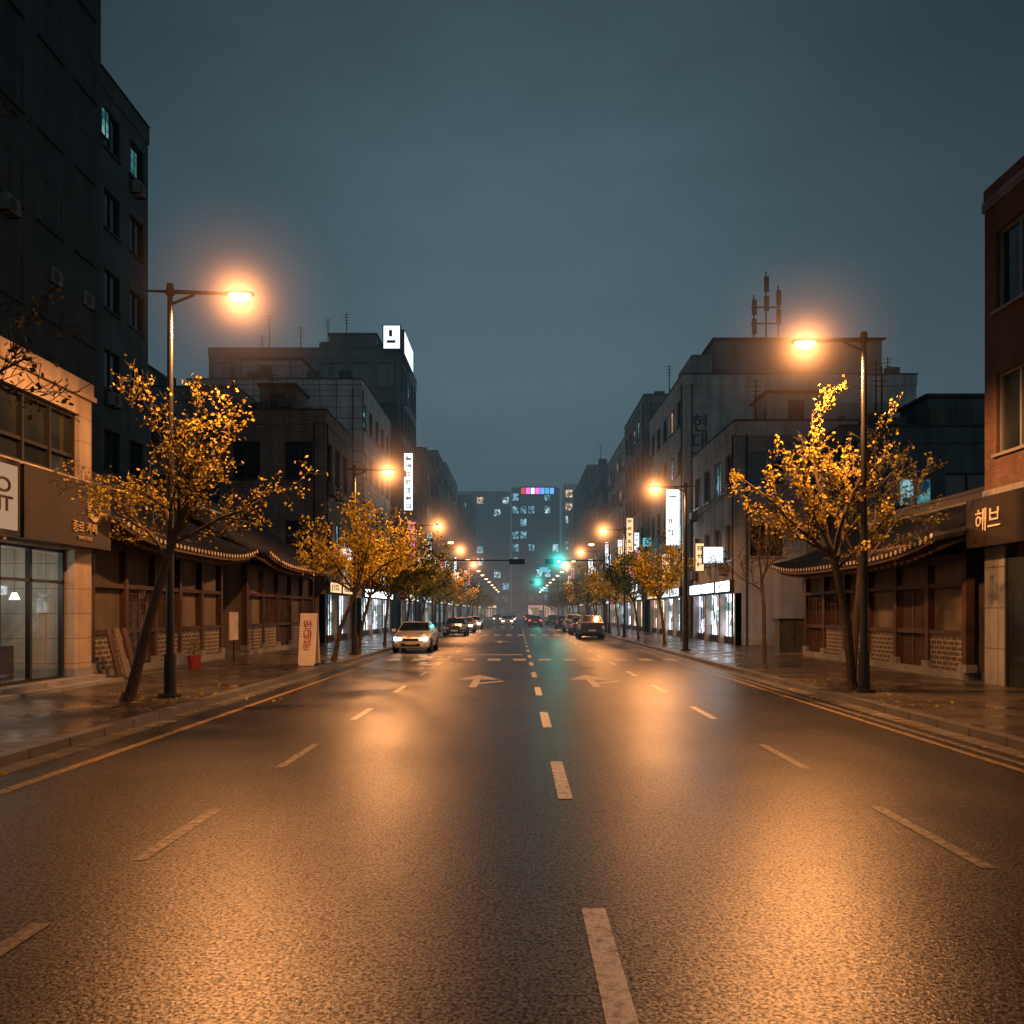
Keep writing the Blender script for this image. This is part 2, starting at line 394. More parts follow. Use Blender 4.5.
def building(name,x0,x1,y0,y1,H,wall,side,fh=3.2,bay=2.7,ww=.62,wh=.52,glass='glass',lit=.08,lits=('lit_cool','lit_teal','lit_warm'),
             g0=3.6,shop=.7,swin=True,seed=1,blades=1,mull=1,ant=2,hut=True,shopsigns=('s_white','s_warm','s_white','s_warm','s_red'),bmats=('s_white','s_white','s_warm','s_warm','s_white','s_pink','s_cyan'),frame='frame',shops=('shop_cool','shop_warm')):
    rnd=random.Random(seed); g=Grp(name); zt=H-.7; gz=.12
    n=V((side,0,0)); X=x1 if side>0 else x0
    o=V((X,y0 if side>0 else y1,0))
    facade(g,o,n,y1-y0,gz+g0,zt,wall,fh,bay,ww,wh,glass,lit,lits,frame,mull=mull,rnd=rnd)
    shopfront(g,o,n,y1-y0,gz,gz+g0,rnd,shop,shopsigns,wall,shops)
    Wl=g['walls']
    if swin:
        facade(g,V((x0,y0,0)),V((0,-1,0)),x1-x0,gz+g0,zt,wall,fh,bay*1.15,ww*.85,wh*.9,glass,lit*.8,lits,frame,mull=mull,rnd=rnd)
        Wl.poly([(x0,y0,0),(x1,y0,0),(x1,y0,gz+g0),(x0,y0,gz+g0)],wall)
    else: Wl.poly([(x0,y0,0),(x1,y0,0),(x1,y0,zt),(x0,y0,zt)],wall)
    Wl.poly([(x1,y1,0),(x0,y1,0),(x0,y1,zt),(x1,y1,zt)],wall)
    bx=x0 if side>0 else x1
    Wl.poly([(bx,y0,0),(bx,y1,0),(bx,y1,zt),(bx,y0,zt)],wall)
    g['roof'].poly([(x0,y0,zt),(x1,y0,zt),(x1,y1,zt),(x0,y1,zt)],'roofflat')
    P=g['parapet']; t=.22; e=.05
    P.box((x0-e,y0-e,zt-.08),(x1+e,y0+t,H),wall); P.box((x0-e,y1-t,zt-.08),(x1+e,y1+e,H),wall)
    P.box((x0-e,y0+t,zt-.08),(x0+t,y1-t,H),wall); P.box((x1-t,y0+t,zt-.08),(x1+e,y1-t,H),wall)
    P.box((x0-.1,y0-.1,H),(x1+.1,y0+t+.05,H+.08),'roofflat')
    xs=(x1-t-.05,x1+.1) if side>0 else (x0-.1,x0+t+.05)
    P.box((xs[0],y0+t+.05,H),(xs[1],y1,H+.08),'roofflat')
    rooftop(g,x0+.4,x1-.4,y0+.4,y1-.4,zt,rnd,wall,ant,hut)
    for i in range(blades):
        yy=y0+.5+(y1-y0-1)*(i+rnd.random())/blades; zz=rnd.choice([3.7,4.2,5.0,7.5]); hh=rnd.choice([.8,1.2,1.8,2.6,3.6])
        blade(g,(X,yy,0),n,zz,min(zz+hh,H-2),rnd.uniform(.5,.85),rnd.choice(bmats),rnd)
    g['drainpipe'].cyl((X+side*.08,y0+.25,.1),(X+side*.08,y0+.25,zt),.05,.05,6,'metal')
    g['drainpipe'].cyl((X-side*.6,y0-.08,.1),(X-side*.6,y0-.08,zt),.05,.05,6,'metal')
    return g

# ---------------------------------------------------------------- ground
gm=MB(); gm.poly([(-700,-200,0),(700,-200,0),(700,1200,0),(-700,1200,0)],'ground'); gm.build('ground')
XL,XR=-6.3,6.87
rd=MB(); rd.poly([(XL,-40,.004),(XR,-40,.004),(XR,262,.004),(XL,262,.004)],'asphalt')
rd.build('asphalt_road')
def sidewalk(x0,x1,kx,s):
    g=Grp('sidewalk')
    g['paving'].box((x0,-40,.0),(x1,256,.12),'paver')
    k=g['kerb']
    y=-40
    while y<256:
        k.box((kx,y,0),(kx-s*.22,y+.985,.135),'kerb'); y+=1.0
    g.done()
sidewalk(-40,XL-.22,XL,1); sidewalk(XR+.22,40,XR,-1)
gt=MB()
for x0,x1 in ((XL+.004,XL+.35),(XR-.35,XR-.004)):
    y=-20
    while y<200: gt.box((x0,y,.004),(x1,y+.98,.010),'kerb'); y+=1
gt.build('gutter')
mk=Grp('road_markings')
def dash(x,y0,y1,w=.15,mat='pw',part='lane_dashes'):
    mk[part].poly([(x-w/2,y0,.009),(x+w/2,y0,.009),(x+w/2,y1,.009),(x-w/2,y1,.009)],mat)
y=3.3
while y<230: dash(.48,y,y+2.15,.15,'pw'); y+=5.35
for a,b in ((3.5,5.2),(6.5,8.2)): dash(-2.9,a,b,.12,'pfade')
for y in range(0,40):
    yy=15+y*5.1; dash(-2.9,yy,yy+1.8,.13,'pw')
dash(-2.9,10.4,12.2,.12,'pfade')
dash(3.48,6.3,8.3,.12,'pfade'); dash(3.48,10.3,12.2,.12,'pfade')
for y in range(0,40):
    yy=15.1+y*5.1; dash(3.48,yy,yy+2,.13,'pw')
mk['edge_lines'].poly([(-5.5,-10,.0085),(-5.36,-10,.0085),(-5.36,66,.0085),(-5.5,66,.0085)],'py')
for dx in (0,.27):
    mk['edge_lines'].poly([(5.95+dx,-10,.0085),(6.07+dx,-10,.0085),(6.07+dx,66,.0085),(5.95+dx,66,.0085)],'pfade' if dx else 'py')
def arrow(x,y):
    z=.0092; a=mk['arrows']
    a.poly([(x-.1,y,z),(x+.1,y,z),(x+.1,y+2.4,z),(x-.1,y+2.4,z)],'pmid')
    a.poly([(x-.6,y+2.4,z),(x+.6,y+2.4,z),(x,y+4.2,z)],'pmid')
    a.poly([(x+.1,y+.9,z),(x+.75,y+1.7,z),(x+.75,y+2.1,z),(x+.1,y+1.3,z)],'pmid')
arrow(-1.15,21.5); arrow(2.0,21.5); arrow(-4.2,52); arrow(-1.15,52)
for i in range(12):
    x=-5.2+i*1.0; mk['crosswalk'].poly([(x,33.2,.0094),(x+.5,33.2,.0094),(x+.5,34.6,.0094),(x,34.6,.0094)],'pmid')
for i in range(13):
    x=-5.9+i*.98; mk['crosswalk'].poly([(x,68,.0094),(x+.5,68,.0094),(x+.5,72,.0094),(x,72,.0094)],'pw')
mk['stop_line'].poly([(-5.3,37.5,.0096),(.2,37.5,.0096),(.2,38.0,.0096),(-5.3,38.0,.0096)],'pmid')
mk['stop_line'].poly([(.9,64,.0096),(5.8,64,.0096),(5.8,64.4,.0096),(.9,64.4,.0096)],'pw')
mk.done()
def manhole(x,y):
    g=MB(); g.cyl((x,y,.004),(x,y,.010),.30,.30,24,'metal'); g.cyl((x,y,.010),(x,y,.012),.25,.25,20,'frame'); g.build('manhole_cover')
manhole(2.3,29); manhole(-4.4,26)

# ---------------------------------------------------------------- left shop building
g=Grp('shop_building'); X=-11.0
W=g['walls']
W.box((-19,6,0),(X-3.6,22.0,7.2),'beige')
W.box((X-3.6,6,3.45),(X,22.0,5.25),'beige')
W.box((X-3.6,6,6.85),(X,22.0,7.30),'beige')
W.box((X-3.6,21.15,.12),(X,22.0,3.45),'beige'); W.box((X-3.6,21.4,5.25),(X,22.0,6.85),'beige')
W.box((X-.5,16.6,.12),(X,17.3,3.45),'beige'); W.box((X-3.6,21.1,.0),(X+.04,22.04,.5),'grey')
W.box((X-3.6,6,.12),(X-.02,16.6,3.45),'beige')
P=g['parapet']; P.box((-19.1,5.9,7.3),(X+.10,22.1,7.42),'beige'); P.box((-19.05,5.95,7.42),(X+.04,22.05,7.75),'beige')
g['windows'].poly([(X-.25,8,5.25),(X-.25,21.4,5.25),(X-.25,21.4,6.85),(X-.25,8,6.85)],'glass')
y=8
while y<21.5:
    g['window_frames'].box((X-.25,y-.04,5.25),(X-.12,y+.04,6.85),'frame'); y+=1.1166
for zz in (5.25,5.75,6.77): g['window_frames'].box((X-.25,8,zz),(X-.14,21.4,zz+.08),'frame')
for y in (12.0,16.4): W.box((X-.24,y,5.26),(X-.003,y+.45,6.84),'beige')
g['shop_glass'].poly([(X-.3,17.3,.35),(X-.3,21.15,.35),(X-.3,21.15,3.3),(X-.3,17.3,3.3)],'clear')
for y in (17.34,18.5,19.7,21.1): g['window_frames'].box((X-.36,y-.04,.3),(X-.24,y+.04,3.42),'frame')
for zz in (.28,2.6,3.36): g['window_frames'].box((X-.36,17.3,zz),(X-.24,21.15,zz+.07),'frame')
W.box((X-3.6,17.3,.12),(X-.2,21.15,.28),'grey')
g['interior'].poly([(X-3.55,17.3,.2),(X-3.55,21.1,.2),(X-3.55,21.1,3.4),(X-3.55,17.3,3.4)],'teal')
for i in range(4):
    g['interior'].box((X-3.5,17.6+i*.9,.3),(X-3.1,18.3+i*.9,1.0+.25*i),'wood')
    g['interior'].box((X-2.6,17.7+i*.95,2.85),(X-2.2,17.95+i*.95,2.92),'s_white')
    g['interior'].box((X-3.52,17.8+i*.9,1.5),(X-3.48,18.15+i*.9,2.0),'lit_warm')
for i,(dx,y,z) in enumerate(((-.9,18.0,2.25),(-1.5,18.7,2.4),(-1.0,19.3,2.15),(-1.7,20.0,2.35),(-1.1,20.5,2.2))):
    g['interior'].cyl((X+dx,y,z),(X+dx,y,z+.16),.12,.05,10,'s_bulb'); g['interior'].cyl((X+dx,y,z+.16),(X+dx,y,3.4),.008,.008,4,'frame')
g['interior'].box((X-1.5,18.1,.3),(X-.9,18.6,1.3),'tank'); g['interior'].box((X-1.5,19.6,.3),(X-1.0,20.3,1.1),'wood')
g['interior'].poly([(X-3.4,20.0,1.4),(X-3.4,20.9,1.4),(X-3.4,20.9,2.4),(X-3.4,20.0,2.4)],'lit_cool')  # glowing panel added at the back wall to brighten the interior
ld=bpy.data.lights.new('shop_fill_light','POINT'); ld.energy=48; ld.color=(.95,.9,.8); ld.shadow_soft_size=.1  # fill light added inside the shop, without a fixture of its own
lo=bpy.data.objects.new('shop_fill_light',ld); COL.objects.link(lo); lo.location=(X-1.6,19.3,2.9); lo.parent=g.e
g['steps'].box((X+.003,16.5,.12),(X+.75,22.2,.2),'grey'); g['steps'].box((X+.003,16.8,.2),(X+.38,22.0,.3),'grey')
g['sign_board'].box((X+.01,18.35,3.5),(X+.38,22.25,5.1),'signdark')
g['sign_board'].box((X+.01,8,3.5),(X+.38,18.2,5.1),'signdark')
g['sign_panel'].poly([(X+.385,12,3.62),(X+.385,18.1,3.62),(X+.385,18.1,4.98),(X+.385,12,4.98)],'s_cream')
g['sign_board'].cyl((X+.38,21.35,4.45),(X+.41,21.35,4.45),.30,.30,24,'gold'); g['sign_board'].cyl((X+.41,21.42,4.50),(X+.416,21.42,4.50),.21,.21,24,'signdark')
text('종로 카페',(X+.40,20.9,3.95),(1,0,0),.30,'gold',g.e)
text('SINCE 1978',(X+.40,20.9,3.70),(1,0,0),.13,'gold',g.e)
text('공유',(X+.40,17.2,4.3),(1,0,0),.80,'ink',g.e)
g.done()
g=Grp('leaning_planks')
for i in range(3):
    g['plank_%d'%(i+1)].obox((-10.75+.05*i,22.7+.35*i,.80),(0,.14,0),(-.16,0,.66),(.02,0,.006),'plaster' if i==1 else 'wood')
g.done()
g=building('office_tower',-34,-18,22,41.5,25.4,'teal',1,fh=3.3,bay=2.4,ww=.6,wh=.5,glass='glassteal',lit=0,lits=('lit_teal','lit_cool'),shop=0,swin=False,seed=5,blades=0,ant=0,hut=False)
facade(g,V((-17.7,18,0)),V((1,0,0)),18.2,12,32.5,'dark',3.3,2.6,.6,.5,'glassteal',.0,('lit_teal',))
g['walls'].box((-33,18,0),(-17.72,36.18,32.8),'dark')
g['walls'].box((-17.71,18,4),(-17.69,36.18,12),'dark'); g['parapet'].box((-33,17.9,32.5),(-17.5,36.3,33.3),'dark')
for y0,z0 in ((36.85,22.6),(39.6,22.3)):
    g['windows'].box((-17.99,y0,z0),(-17.96,y0+.55,z0+1.1),'lit_teal'); g['window_frames'].box((-17.99,y0+.25,z0-.05),(-17.94,y0+.30,z0+1.15),'frame'); g['window_frames'].box((-17.99,y0-.06,z0-.1),(-17.93,y0+.61,z0-.01),'frame')
g.done()

# ---------------------------------------------------------------- hanok
def hanok(xw,s,y0,y1,eave=3.55,ridge=5.7,dep=5.6,seed=1,over=1.15,litp=.0,basez=.12,lift=.4,door=1):
    rnd=random.Random(seed); g=Grp('hanok_house'); n=V((s,0,0)); L=y1-y0
    xb=xw-s*dep; top=eave+.35
    W=g['walls']
    W.box((xw-s*.14,y0,basez),(xb,y1,top-.15),'plaster')
    npost=max(2,int(round(L/2.1))); bw=L/npost
    g['stone_base'].box((xw+s*.12,y0-.1,basez),(xb,y1+.1,basez+.2),'grey')
    for i in range(npost+1):
        y=y0+i*bw; g['posts'].box((xw-s*.18,y-.1,basez+.2),(xw+s*.05,y+.1,top-.1),'wood')
        g['posts'].box((xw-s*.2,y-.2,basez+.2),(xw+s*.1,y+.2,basez+.4),'grey')
    for z,h in ((1.28,.12),(2.58,.12),(top-.42,.24)):
        g['beams'].box((xw-s*.16,y0+.1,z),(xw+s*.03,y1-.1,z+h),'wood')
    for i in range(npost):
        a=y0+i*bw+.1; b=y0+(i+1)*bw-.1
        isdoor=(i%4==door)
        zb=basez+.25 if isdoor else 1.42
        if not isdoor: g['lower_wall'].box((xw-s*.13,a,basez+.2),(xw-s*.02,b,1.278),'stonewall')
        ww=(b-a)
        if rnd.random()<.25 and not isdoor: continue
        l,r=(a+.12,b-.12) if ww<2.4 else (a+.3,b-.3)
        g['lattice_windows'].box((xw-s*.135,l,zb),(xw-s*.10,r,2.56),'lit_dim' if rnd.random()<litp else 'paper')
        F=g['window_lattice']; 
        F.box((xw-s*.10,l-.05,zb-.02),(xw-s*.04,l+.03,2.57),'wood'); F.box((xw-s*.10,r-.03,zb-.02),(xw-s*.04,r+.05,2.57),'wood')
        k=l
        while k<r: F.box((xw-s*.10,k-.012,zb),(xw-s*.075,k+.012,2.56),'wood'); k+=.13
        k=zb
        while k<2.56: F.box((xw-s*.102,l,k-.012),(xw-s*.077,r,k+.012),'wood'); k+=.26 
        F.box((xw-s*.11,(l+r)/2-.04,zb),(xw-s*.05,(l+r)/2+.04,2.56),'wood')
    xr=xw-s*dep/2; xe=xw+s*over; xe2=xb-s*over; ya=y0-.7; yb=y1+.7
    def S(u,v,back=False):
        y=ya+(yb-ya)*u; x=xr+((xe2 if back else xe)-xr)*v
        z=eave+(ridge-eave)*(1-v)**1.35+lift*abs(2*u-1)**3.5*(.25+.75*v)+.12
        return V((x,y,z))
    nu,nv=28,8
    T=g['roof']
    for back in (False,True):
        for i in range(nu):
            for j in range(nv):
                q=[S(i/nu,j/nv,back),S((i+1)/nu,j/nv,back),S((i+1)/nu,(j+1)/nv,back),S(i/nu,(j+1)/nv,back)]
                T.poly(q,'rooftile'); T.poly([p-Z*.14 for p in q][::-1],'wood')
        for i in range(nu):
            a,b=S(i/nu,1,back),S((i+1)/nu,1,back); T.poly([a,b,b-Z*.14,a-Z*.14],'wood')
    nr=int((yb-ya)/.29)
    RB=g['tile_ribs']
    for i in range(nr+1):
        u=i/nr
        for back in (False,True):
            pts=[S(u,j/6,back)+Z*.02 for j in range(7)]
            for j in range(6): RB.cyl(pts[j],pts[j+1],.075,.075,6,'rooftile',False)
            if not back:
                e=pts[-1]; RB.cyl(e,e+n*.04,.08,.08,8,'rooftile'); RB.cyl(e+n*.04,e+n*.055,.065,.065,8,'tileend')
    nraf=int((yb-ya)/.42)
    for i in range(nraf+1):
        u=(i+.5)/(nraf+1); e=S(u,1)-Z*.25-n*.22; w=V((xw-s*.1,e.y,top+.05+.25))
        g['rafters'].cyl(e,w,.055,.06,8,'woodl')
    for u in (0.0,1.0):
        for back in (False,True):
            for j in range(6):
                a,b=S(u,j/6,back),S(u,(j+1)/6,back); 
                g['gable_boards'].cyl(a-Z*.03,b-Z*.03,.11,.11,6,'rooftile')
    for yy in (y0,y1):
        g['gable'].poly([(xw,yy,top-.2),(xb,yy,top-.2),(xr,yy,ridge)],'plaster')
    for i in range(nu):
        a,b=S(i/nu,0),S((i+1)/nu,0); c=(a+b)/2; d=(b-a)/2
        g['ridge'].obox(c+Z*.12,d,V((.13,0,0)),V((0,0,.2)),'rooftile'); g['ridge'].obox(c+Z*.36,d,V((.17,0,0)),V((0,0,.05)),'rooftile')
        g['ridge'].obox(c+Z*.05,d,V((.142,0,0)),V((0,0,.03)),'tileend')
    g['ridge'].cyl(S(0,0)+Z*.5+V((0,-.05,0)),S(0,0)+Z*.1+V((0,.2,0)),.12,.17,8,'rooftile')
    g['ridge'].cyl(S(1,0)+Z*.5+V((0,.05,0)),S(1,0)+Z*.1+V((0,-.2,0)),.12,.17,8,'rooftile')
    g.done()
hanok(-11.5,1,23.0,33.0,3.75,6.1,6,3,litp=.4)
hanok(-11.2,1,35.2,46.5,3.75,6.4,6,8,litp=.4,door=2)
hanok(11.75,-1,22.4,34.8,3.3,5.25,5.6,4,over=1.2,litp=.2)

# ---------------------------------------------------------------- left blocks
building('dark_apartment_block',-32,-17.2,52,60,15.6,'concrete',1,seed=21,shop=0,lit=.1,blades=0,ant=3).done()
g=building('brown_tile_building',-17,-11,48.6,55.5,13.4,'brown',1,seed=22,bay=2.2,lit=.14,shop=.8,blades=2,ant=1,shops=('shop_warm','shop_cool'),shopsigns=('s_warm','s_white'))
g.done()
g=building('white_tile_building',-24,-11.4,62,76,18.8,'tile',1,seed=23,bay=3,lit=.16,swin=False,blades=4,ant=2,shop=1,shopsigns=('s_whitehot','s_white'),shops=('shop_cool',)); g.done()
g=building('dark_glass_building',-29,-11,80,92,26.6,'darktile',1,seed=24,bay=2.2,ww=.85,wh=.7,glass='glassteal',lit=.14,swin=True,blades=2,ant=5)
g['roof_sign'].box((-12.6,79.3,26.3),(-10.9,79.7,28.6),'signdark'); g['roof_sign'].box((-12.5,79.27,26.4),(-11.0,79.295,28.5),'s_white')
g['roof_sign'].box((-10.89,79.4,25.9),(-10.6,86,28.2),'signdark'); g['roof_sign'].box((-10.595,79.6,26.05),(-10.57,85.9,28.05),'s_white')
g['roof_sign'].box((-12.2,79.24,26.9),(-11.4,79.262,27.15),'ink'); g['roof_sign'].box((-12.0,79.24,27.5),(-11.7,79.262,28.1),'ink')
blade(g,(-11,81,0),(1,0,0),11.5,17.0,.9,'s_white',R); blade(g,(-11,84,0),(1,0,0),7,10.8,.9,'s_pink',R); g.done()
seedv=30
for (a,b,h,w) in ((94,107,20,'concrete'),(109,127,22.5,'grey'),(129,154,24.5,'white'),(156,182,23,'concrete'),(184,212,27,'grey')):
    seedv+=1; building('commercial_building',-24,-11+.3*((seedv*7)%3),a,b,h,w,1,seed=seedv,lit=.32,blades=11,shop=1,bay=3,ant=2).done()
# ---------------------------------------------------------------- right blocks
g=Grp('brick_building'); X=11.7
facade(g,V((X,21.4,0)),V((-1,0,0)),16.4,4.9,11.9,'brick',3.5,2.7,.62,.56,'glass',.0,('lit_warm',),'frame_l',mull=1,rnd=random.Random(3))
W=g['walls']; W.box((X+.2,5,0),(24,21.38,11.9),'brick'); W.poly([(X,21.4,4.9),(X+.25,21.4,4.9),(X+.25,21.4,11.9),(X,21.4,11.9)],'brick')
W.box((X,20.5,.12),(X+.2,21.4,4.9),'grey'); W.box((X,5,.12),(X+.2,17.5,4.9),'grey')
W.box((X-.05,4.9,11.9),(24.1,21.45,12.15),'grey'); W.box((X-.02,4.95,12.15),(24.05,21.42,12.45),'brick')
W.box((X-.04,5,4.75),(X+.2,21.43,4.93),'grey')
W.box((X+.003,17.5,.12),(X+.15,20.5,3.2),'glass')
for y in (17.5,18.5,19.5,20.4): W.box((X-.03,y,.12),(X+.1,y+.08,3.3),'frame')
g['sign_board'].box((X-.38,10,3.5),(X-.005,21.55,4.7),'signdark')
text('헤브',(X-.40,20.55,4.1),(-1,0,0),.62,'cream',g.e); text('한식당',(X-.40,18.2,4.1),(-1,0,0),.62,'cream',g.e)
g.done()
g=building('teal_rendered_house',15.2,27,40,45,10.6,'teal',-1,seed=41,shop=0,lit=0,swin=True,bay=3,blades=0,ant=2)
g['windows'].box((17.9,39.99,6.9),(19.3,39.96,8.1),'lit_teal'); g['window_frames'].box((18.55,39.93,6.9),(18.65,39.958,8.1),'frame'); g['window_frames'].box((17.8,39.92,6.8),(19.4,39.98,6.89),'frame')
g.done()
g=building('white_rendered_building',11.7,22,46,57,12.2,'white',-1,seed=42,bay=2.6,lit=.12,shop=1,swin=True,blades=0,ant=2,shopsigns=('s_whitehot',),shops=('shop_cool',),frame='frame_l')
blade(g,(11.7,48,0),(-1,0,0),4.6,5.6,1.2,'s_white',R); blade(g,(11.7,53,0),(-1,0,0),4.4,6.2,.6,'s_warm',R)
g.done()
g=building('grey_panel_building',11.6,28,60,75,18.6,'white',-1,seed=43,bay=3,lit=.14,shop=1,blades=2,ant=1,swin=False,bmats=('s_cyan','s_warm'))
blade(g,(11.6,60.6,0),(-1,0,0),6.6,10.6,1.0,'s_whitehot',R)
g['penthouse'].box((14,61,18),(26,70,21.3),'concrete'); g['penthouse'].box((13.9,60.9,21.3),(26.1,70.1,21.5),'roofflat')
g['penthouse'].box((12.4,61,18),(13.9,66,20.3),'grey')
text('현\n대\n관',(12.8,59.96,13.8),(0,-1,0),1.35,'ink',g.e)
g['windows'].box((15,59.985,12.5),(20,59.96,14.6),'glass'); g['windows'].box((15,59.985,8.5),(20,59.96,10.6),'glass'); g['windows'].box((21.5,59.985,14.5),(26,59.96,16.6),'glass')
for x in (16.2,17.5,18.8): g['window_frames'].box((x-.05,59.93,8.5),(x+.05,59.958,14.6),'frame')
g.done()
g=Grp('telecom_mast'); 
for dx,h in ((0,5.6),(-.9,3.9),(.9,4.6)):
    x=18.3+dx; g['poles'].cyl((x,63,21.4),(x,63,21.4+h),.07,.05,6,'metal')
    for k in (0,1):
        g['panels'].box((x-.17,62.8,21.4+h-1.5-k*1.4),(x+.17,62.92,21.4+h-.4-k*1.4),'tank')
g['brackets'].cyl((17.2,63,23.2),(19.4,63,23.2),.05,.05,6,'metal'); g['brackets'].cyl((17.2,63,24.4),(19.4,63,24.4),.05,.05,6,'metal')
g.done()
for (a,b,h,w) in ((77,91,21.5,'concrete'),(93,114,21.5,'white'),(116,138,22,'grey'),(140,174,26,'concrete'),(176,205,25,'white')):
    seedv+=1; building('commercial_building',11.4+.3*((seedv*5)%3),26,a,b,h,w,-1,seed=seedv,lit=.3,blades=11,shop=1,bay=3,ant=2).done()
# far end
def faceblk(name,x0,x1,y,h,wall,seed,lit,glass='glassteal',lits=('far_cool','far_teal','far_warm')):
    g=Grp(name); rnd=random.Random(seed)
    facade(g,V((x0,y,0)),V((0,-1,0)),x1-x0,4,h-1,wall,3.6,2.6,.75,.6,glass,lit,lits,rnd=rnd)
    g['walls'].box((x0,y+.4,0),(x1,y+15,h),wall); g['parapet'].box((x0-.1,y-.1,h-1),(x1+.1,y+.4,h),wall)
    shopfront(g,(x0,y,0),(0,-1,0),x1-x0,.0,4,rnd,.8,('s_warm','s_pink','s_warm','s_red','s_cyan'),wall,('shop_far',))
    return g
faceblk('distant_office_building',-34,-2.5,262,39,'concrete',61,.28).done()
g=faceblk('distant_neon_building',-2,12.5,258,39.5,'teal',62,.35,lits=('far_teal','far_teal','far_cool'))
for i,k in enumerate(('s_red','s_mag','s_white','s_mag','s_blue','s_cyan','s_blue')):
    g['neon_sign'].box((.9+i*1.45,257.6,37.6),(2.1+i*1.45,257.8,39.4),k)
g['neon_sign'].box((0.5,257.82,37.2),(11.4,257.89,39.8),'signdark')
for z in (8,14): g['neon_sign'].box((6.5,257.6,z),(9.0,257.8,z+1.4),'s_cyan')
g.done()
faceblk('distant_apartment_building',13,21,240,38,'white',63,.55,'glass',('far_cool','far_warm')).done()
faceblk('distant_apartment_building',17,24,214,37,'white',64,.4,'glass').done()

# ---------------------------------------------------------------- glow halos: self-emitting volumes around lamps
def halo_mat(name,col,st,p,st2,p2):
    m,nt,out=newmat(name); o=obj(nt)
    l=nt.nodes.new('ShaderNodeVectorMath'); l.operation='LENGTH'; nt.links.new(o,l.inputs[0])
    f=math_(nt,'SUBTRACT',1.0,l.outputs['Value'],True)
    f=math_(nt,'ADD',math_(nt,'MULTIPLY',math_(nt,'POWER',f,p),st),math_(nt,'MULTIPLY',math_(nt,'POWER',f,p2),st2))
    e=nt.nodes.new('ShaderNodeEmission'); e.inputs[0].default_value=c4(col); nt.links.new(f,e.inputs[1]); nt.links.new(e.outputs[0],out.inputs['Volume'])  # halo glow is emitted by the volume itself, not scattered lamplight
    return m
H_or=halo_mat('halo_glow_orange',(1,.36,.11),.19,2.8,16,14)
H_gr=halo_mat('halo_glow_green',(.05,.9,.75),.10,2.5,6,12)
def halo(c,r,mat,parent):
    me=bpy.data.meshes.new('halo_mesh'); bm=bmesh.new(); bmesh.ops.create_icosphere(bm,subdivisions=3,radius=1); bm.to_mesh(me); bm.free()
    me.materials.append(mat); o=bpy.data.objects.new('halo_glow',me); COL.objects.link(o); o.location=c; o.scale=(r,r,r); o.parent=parent

# ---------------------------------------------------------------- street lamps
def lamp(x,y,H,s,arm,watt=1600,hal=1.5,lens='lamp'):
    g=Grp('street_lamp'); b=.12
    p=g['pole']; p.cyl((x,y,b),(x,y,b+.06),.24,.24,12,'metal',True); p.cyl((x,y,b+.06),(x,y,b+.9),.13,.12,12,'metal'); p.cyl((x,y,b+.9),(x,y,H),.085,.055,12,'metal')
    p.cyl((x,y,H-.05),(x,y,H+.18),.09,.07,10,'metal')
    p.box((x-.06,y-.15,b+.35),(x+.06,y-.1,b+.75),'metal')
    a=g['arm']; tip=V((x+s*arm,y,H-.05)); rt=V((x,y,H))
    a.cyl(rt+Z*.02,tip+Z*.03,.05,.035,8,'metal'); a.cyl(rt-Z*.25,rt.lerp(tip,.45)-Z*.02,.03,.03,6,'metal')
    a.cyl(rt+Z*.02,rt+V((-s*.5,0,.04)),.04,.02,8,'metal')
    h=g['lamp_head']; hx=x+s*(arm-.05)
    st=[(0,.06,.05),(.12,.12,.08),(.40,.16,.09),(.60,.12,.06),(.66,.05,.03)]
    for (a0,w0,t0),(a1,w1,t1) in zip(st,st[1:]):
        P=lambda a,w,z:V((hx+s*a,y+w,H-.04+z))
        h.poly([P(a0,-w0,0),P(a0,0,t0),P(a1,0,t1),P(a1,-w1,0)],'metal'); h.poly([P(a0,w0,0),P(a0,0,t0),P(a1,0,t1),P(a1,w1,0)],'metal')
        h.poly([P(a0,-w0,0),P(a1,-w1,0),P(a1,w1,0),P(a0,w0,0)],'metal')
    lb=g['lens']; cx=hx+s*.36; nn=14
    rings=[(1,0),(.92,-.06),(.62,-.115),(.0,-.14)]
    for (r0,z0),(r1,z1) in zip(rings,rings[1:]):
        for i in range(nn):
            t0,t1=2*math.pi*i/nn,2*math.pi*(i+1)/nn
            q=lambda r,t,z:V((cx+math.cos(t)*.24*r,y+math.sin(t)*.13*r,H-.045+z))
            lb.poly([q(r0,t0,z0),q(r0,t1,z0),q(r1,t1,z1),q(r1,t0,z1)],lens)
    e=g.done()
    if watt:
        ld=bpy.data.lights.new('lamp_light','SPOT'); ld.energy=watt; ld.color=(1,.39,.12); ld.shadow_soft_size=.12
        ld.spot_size=math.radians(172); ld.spot_blend=.35
        lo=bpy.data.objects.new('lamp_light',ld); COL.objects.link(lo); lo.location=(cx,y,H-.34); lo.rotation_euler=(0,math.radians(-6*s*-1),0); lo.parent=e
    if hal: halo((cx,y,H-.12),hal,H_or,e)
lamp(-7.3,17.9,8.6,1,1.15,4000,2.7)
lamp(7.7,19.0,7.95,-1,1.0,4000,2.7)
lamp(-6.9,36,7.9,1,1.1,2700,2.8)
lamp(7.75,39.5,7.7,-1,1.1,2700,2.8)
for y in (58,80,104):
    w=1900 if y<90 else 1400
    lamp(-6.95,y,7.8,1,1.2,w,3.0,'lampfar'); lamp(7.6,y+3,7.8,-1,1.2,w,3.0,'lampfar')
for y in (69,92,117,130,145,160,178,195,215,236):
    lamp(-6.95,y,7.6,1,1.2,0,0,'lampfar'); lamp(7.6,y+2,7.6,-1,1.2,0,0,'lampfar')

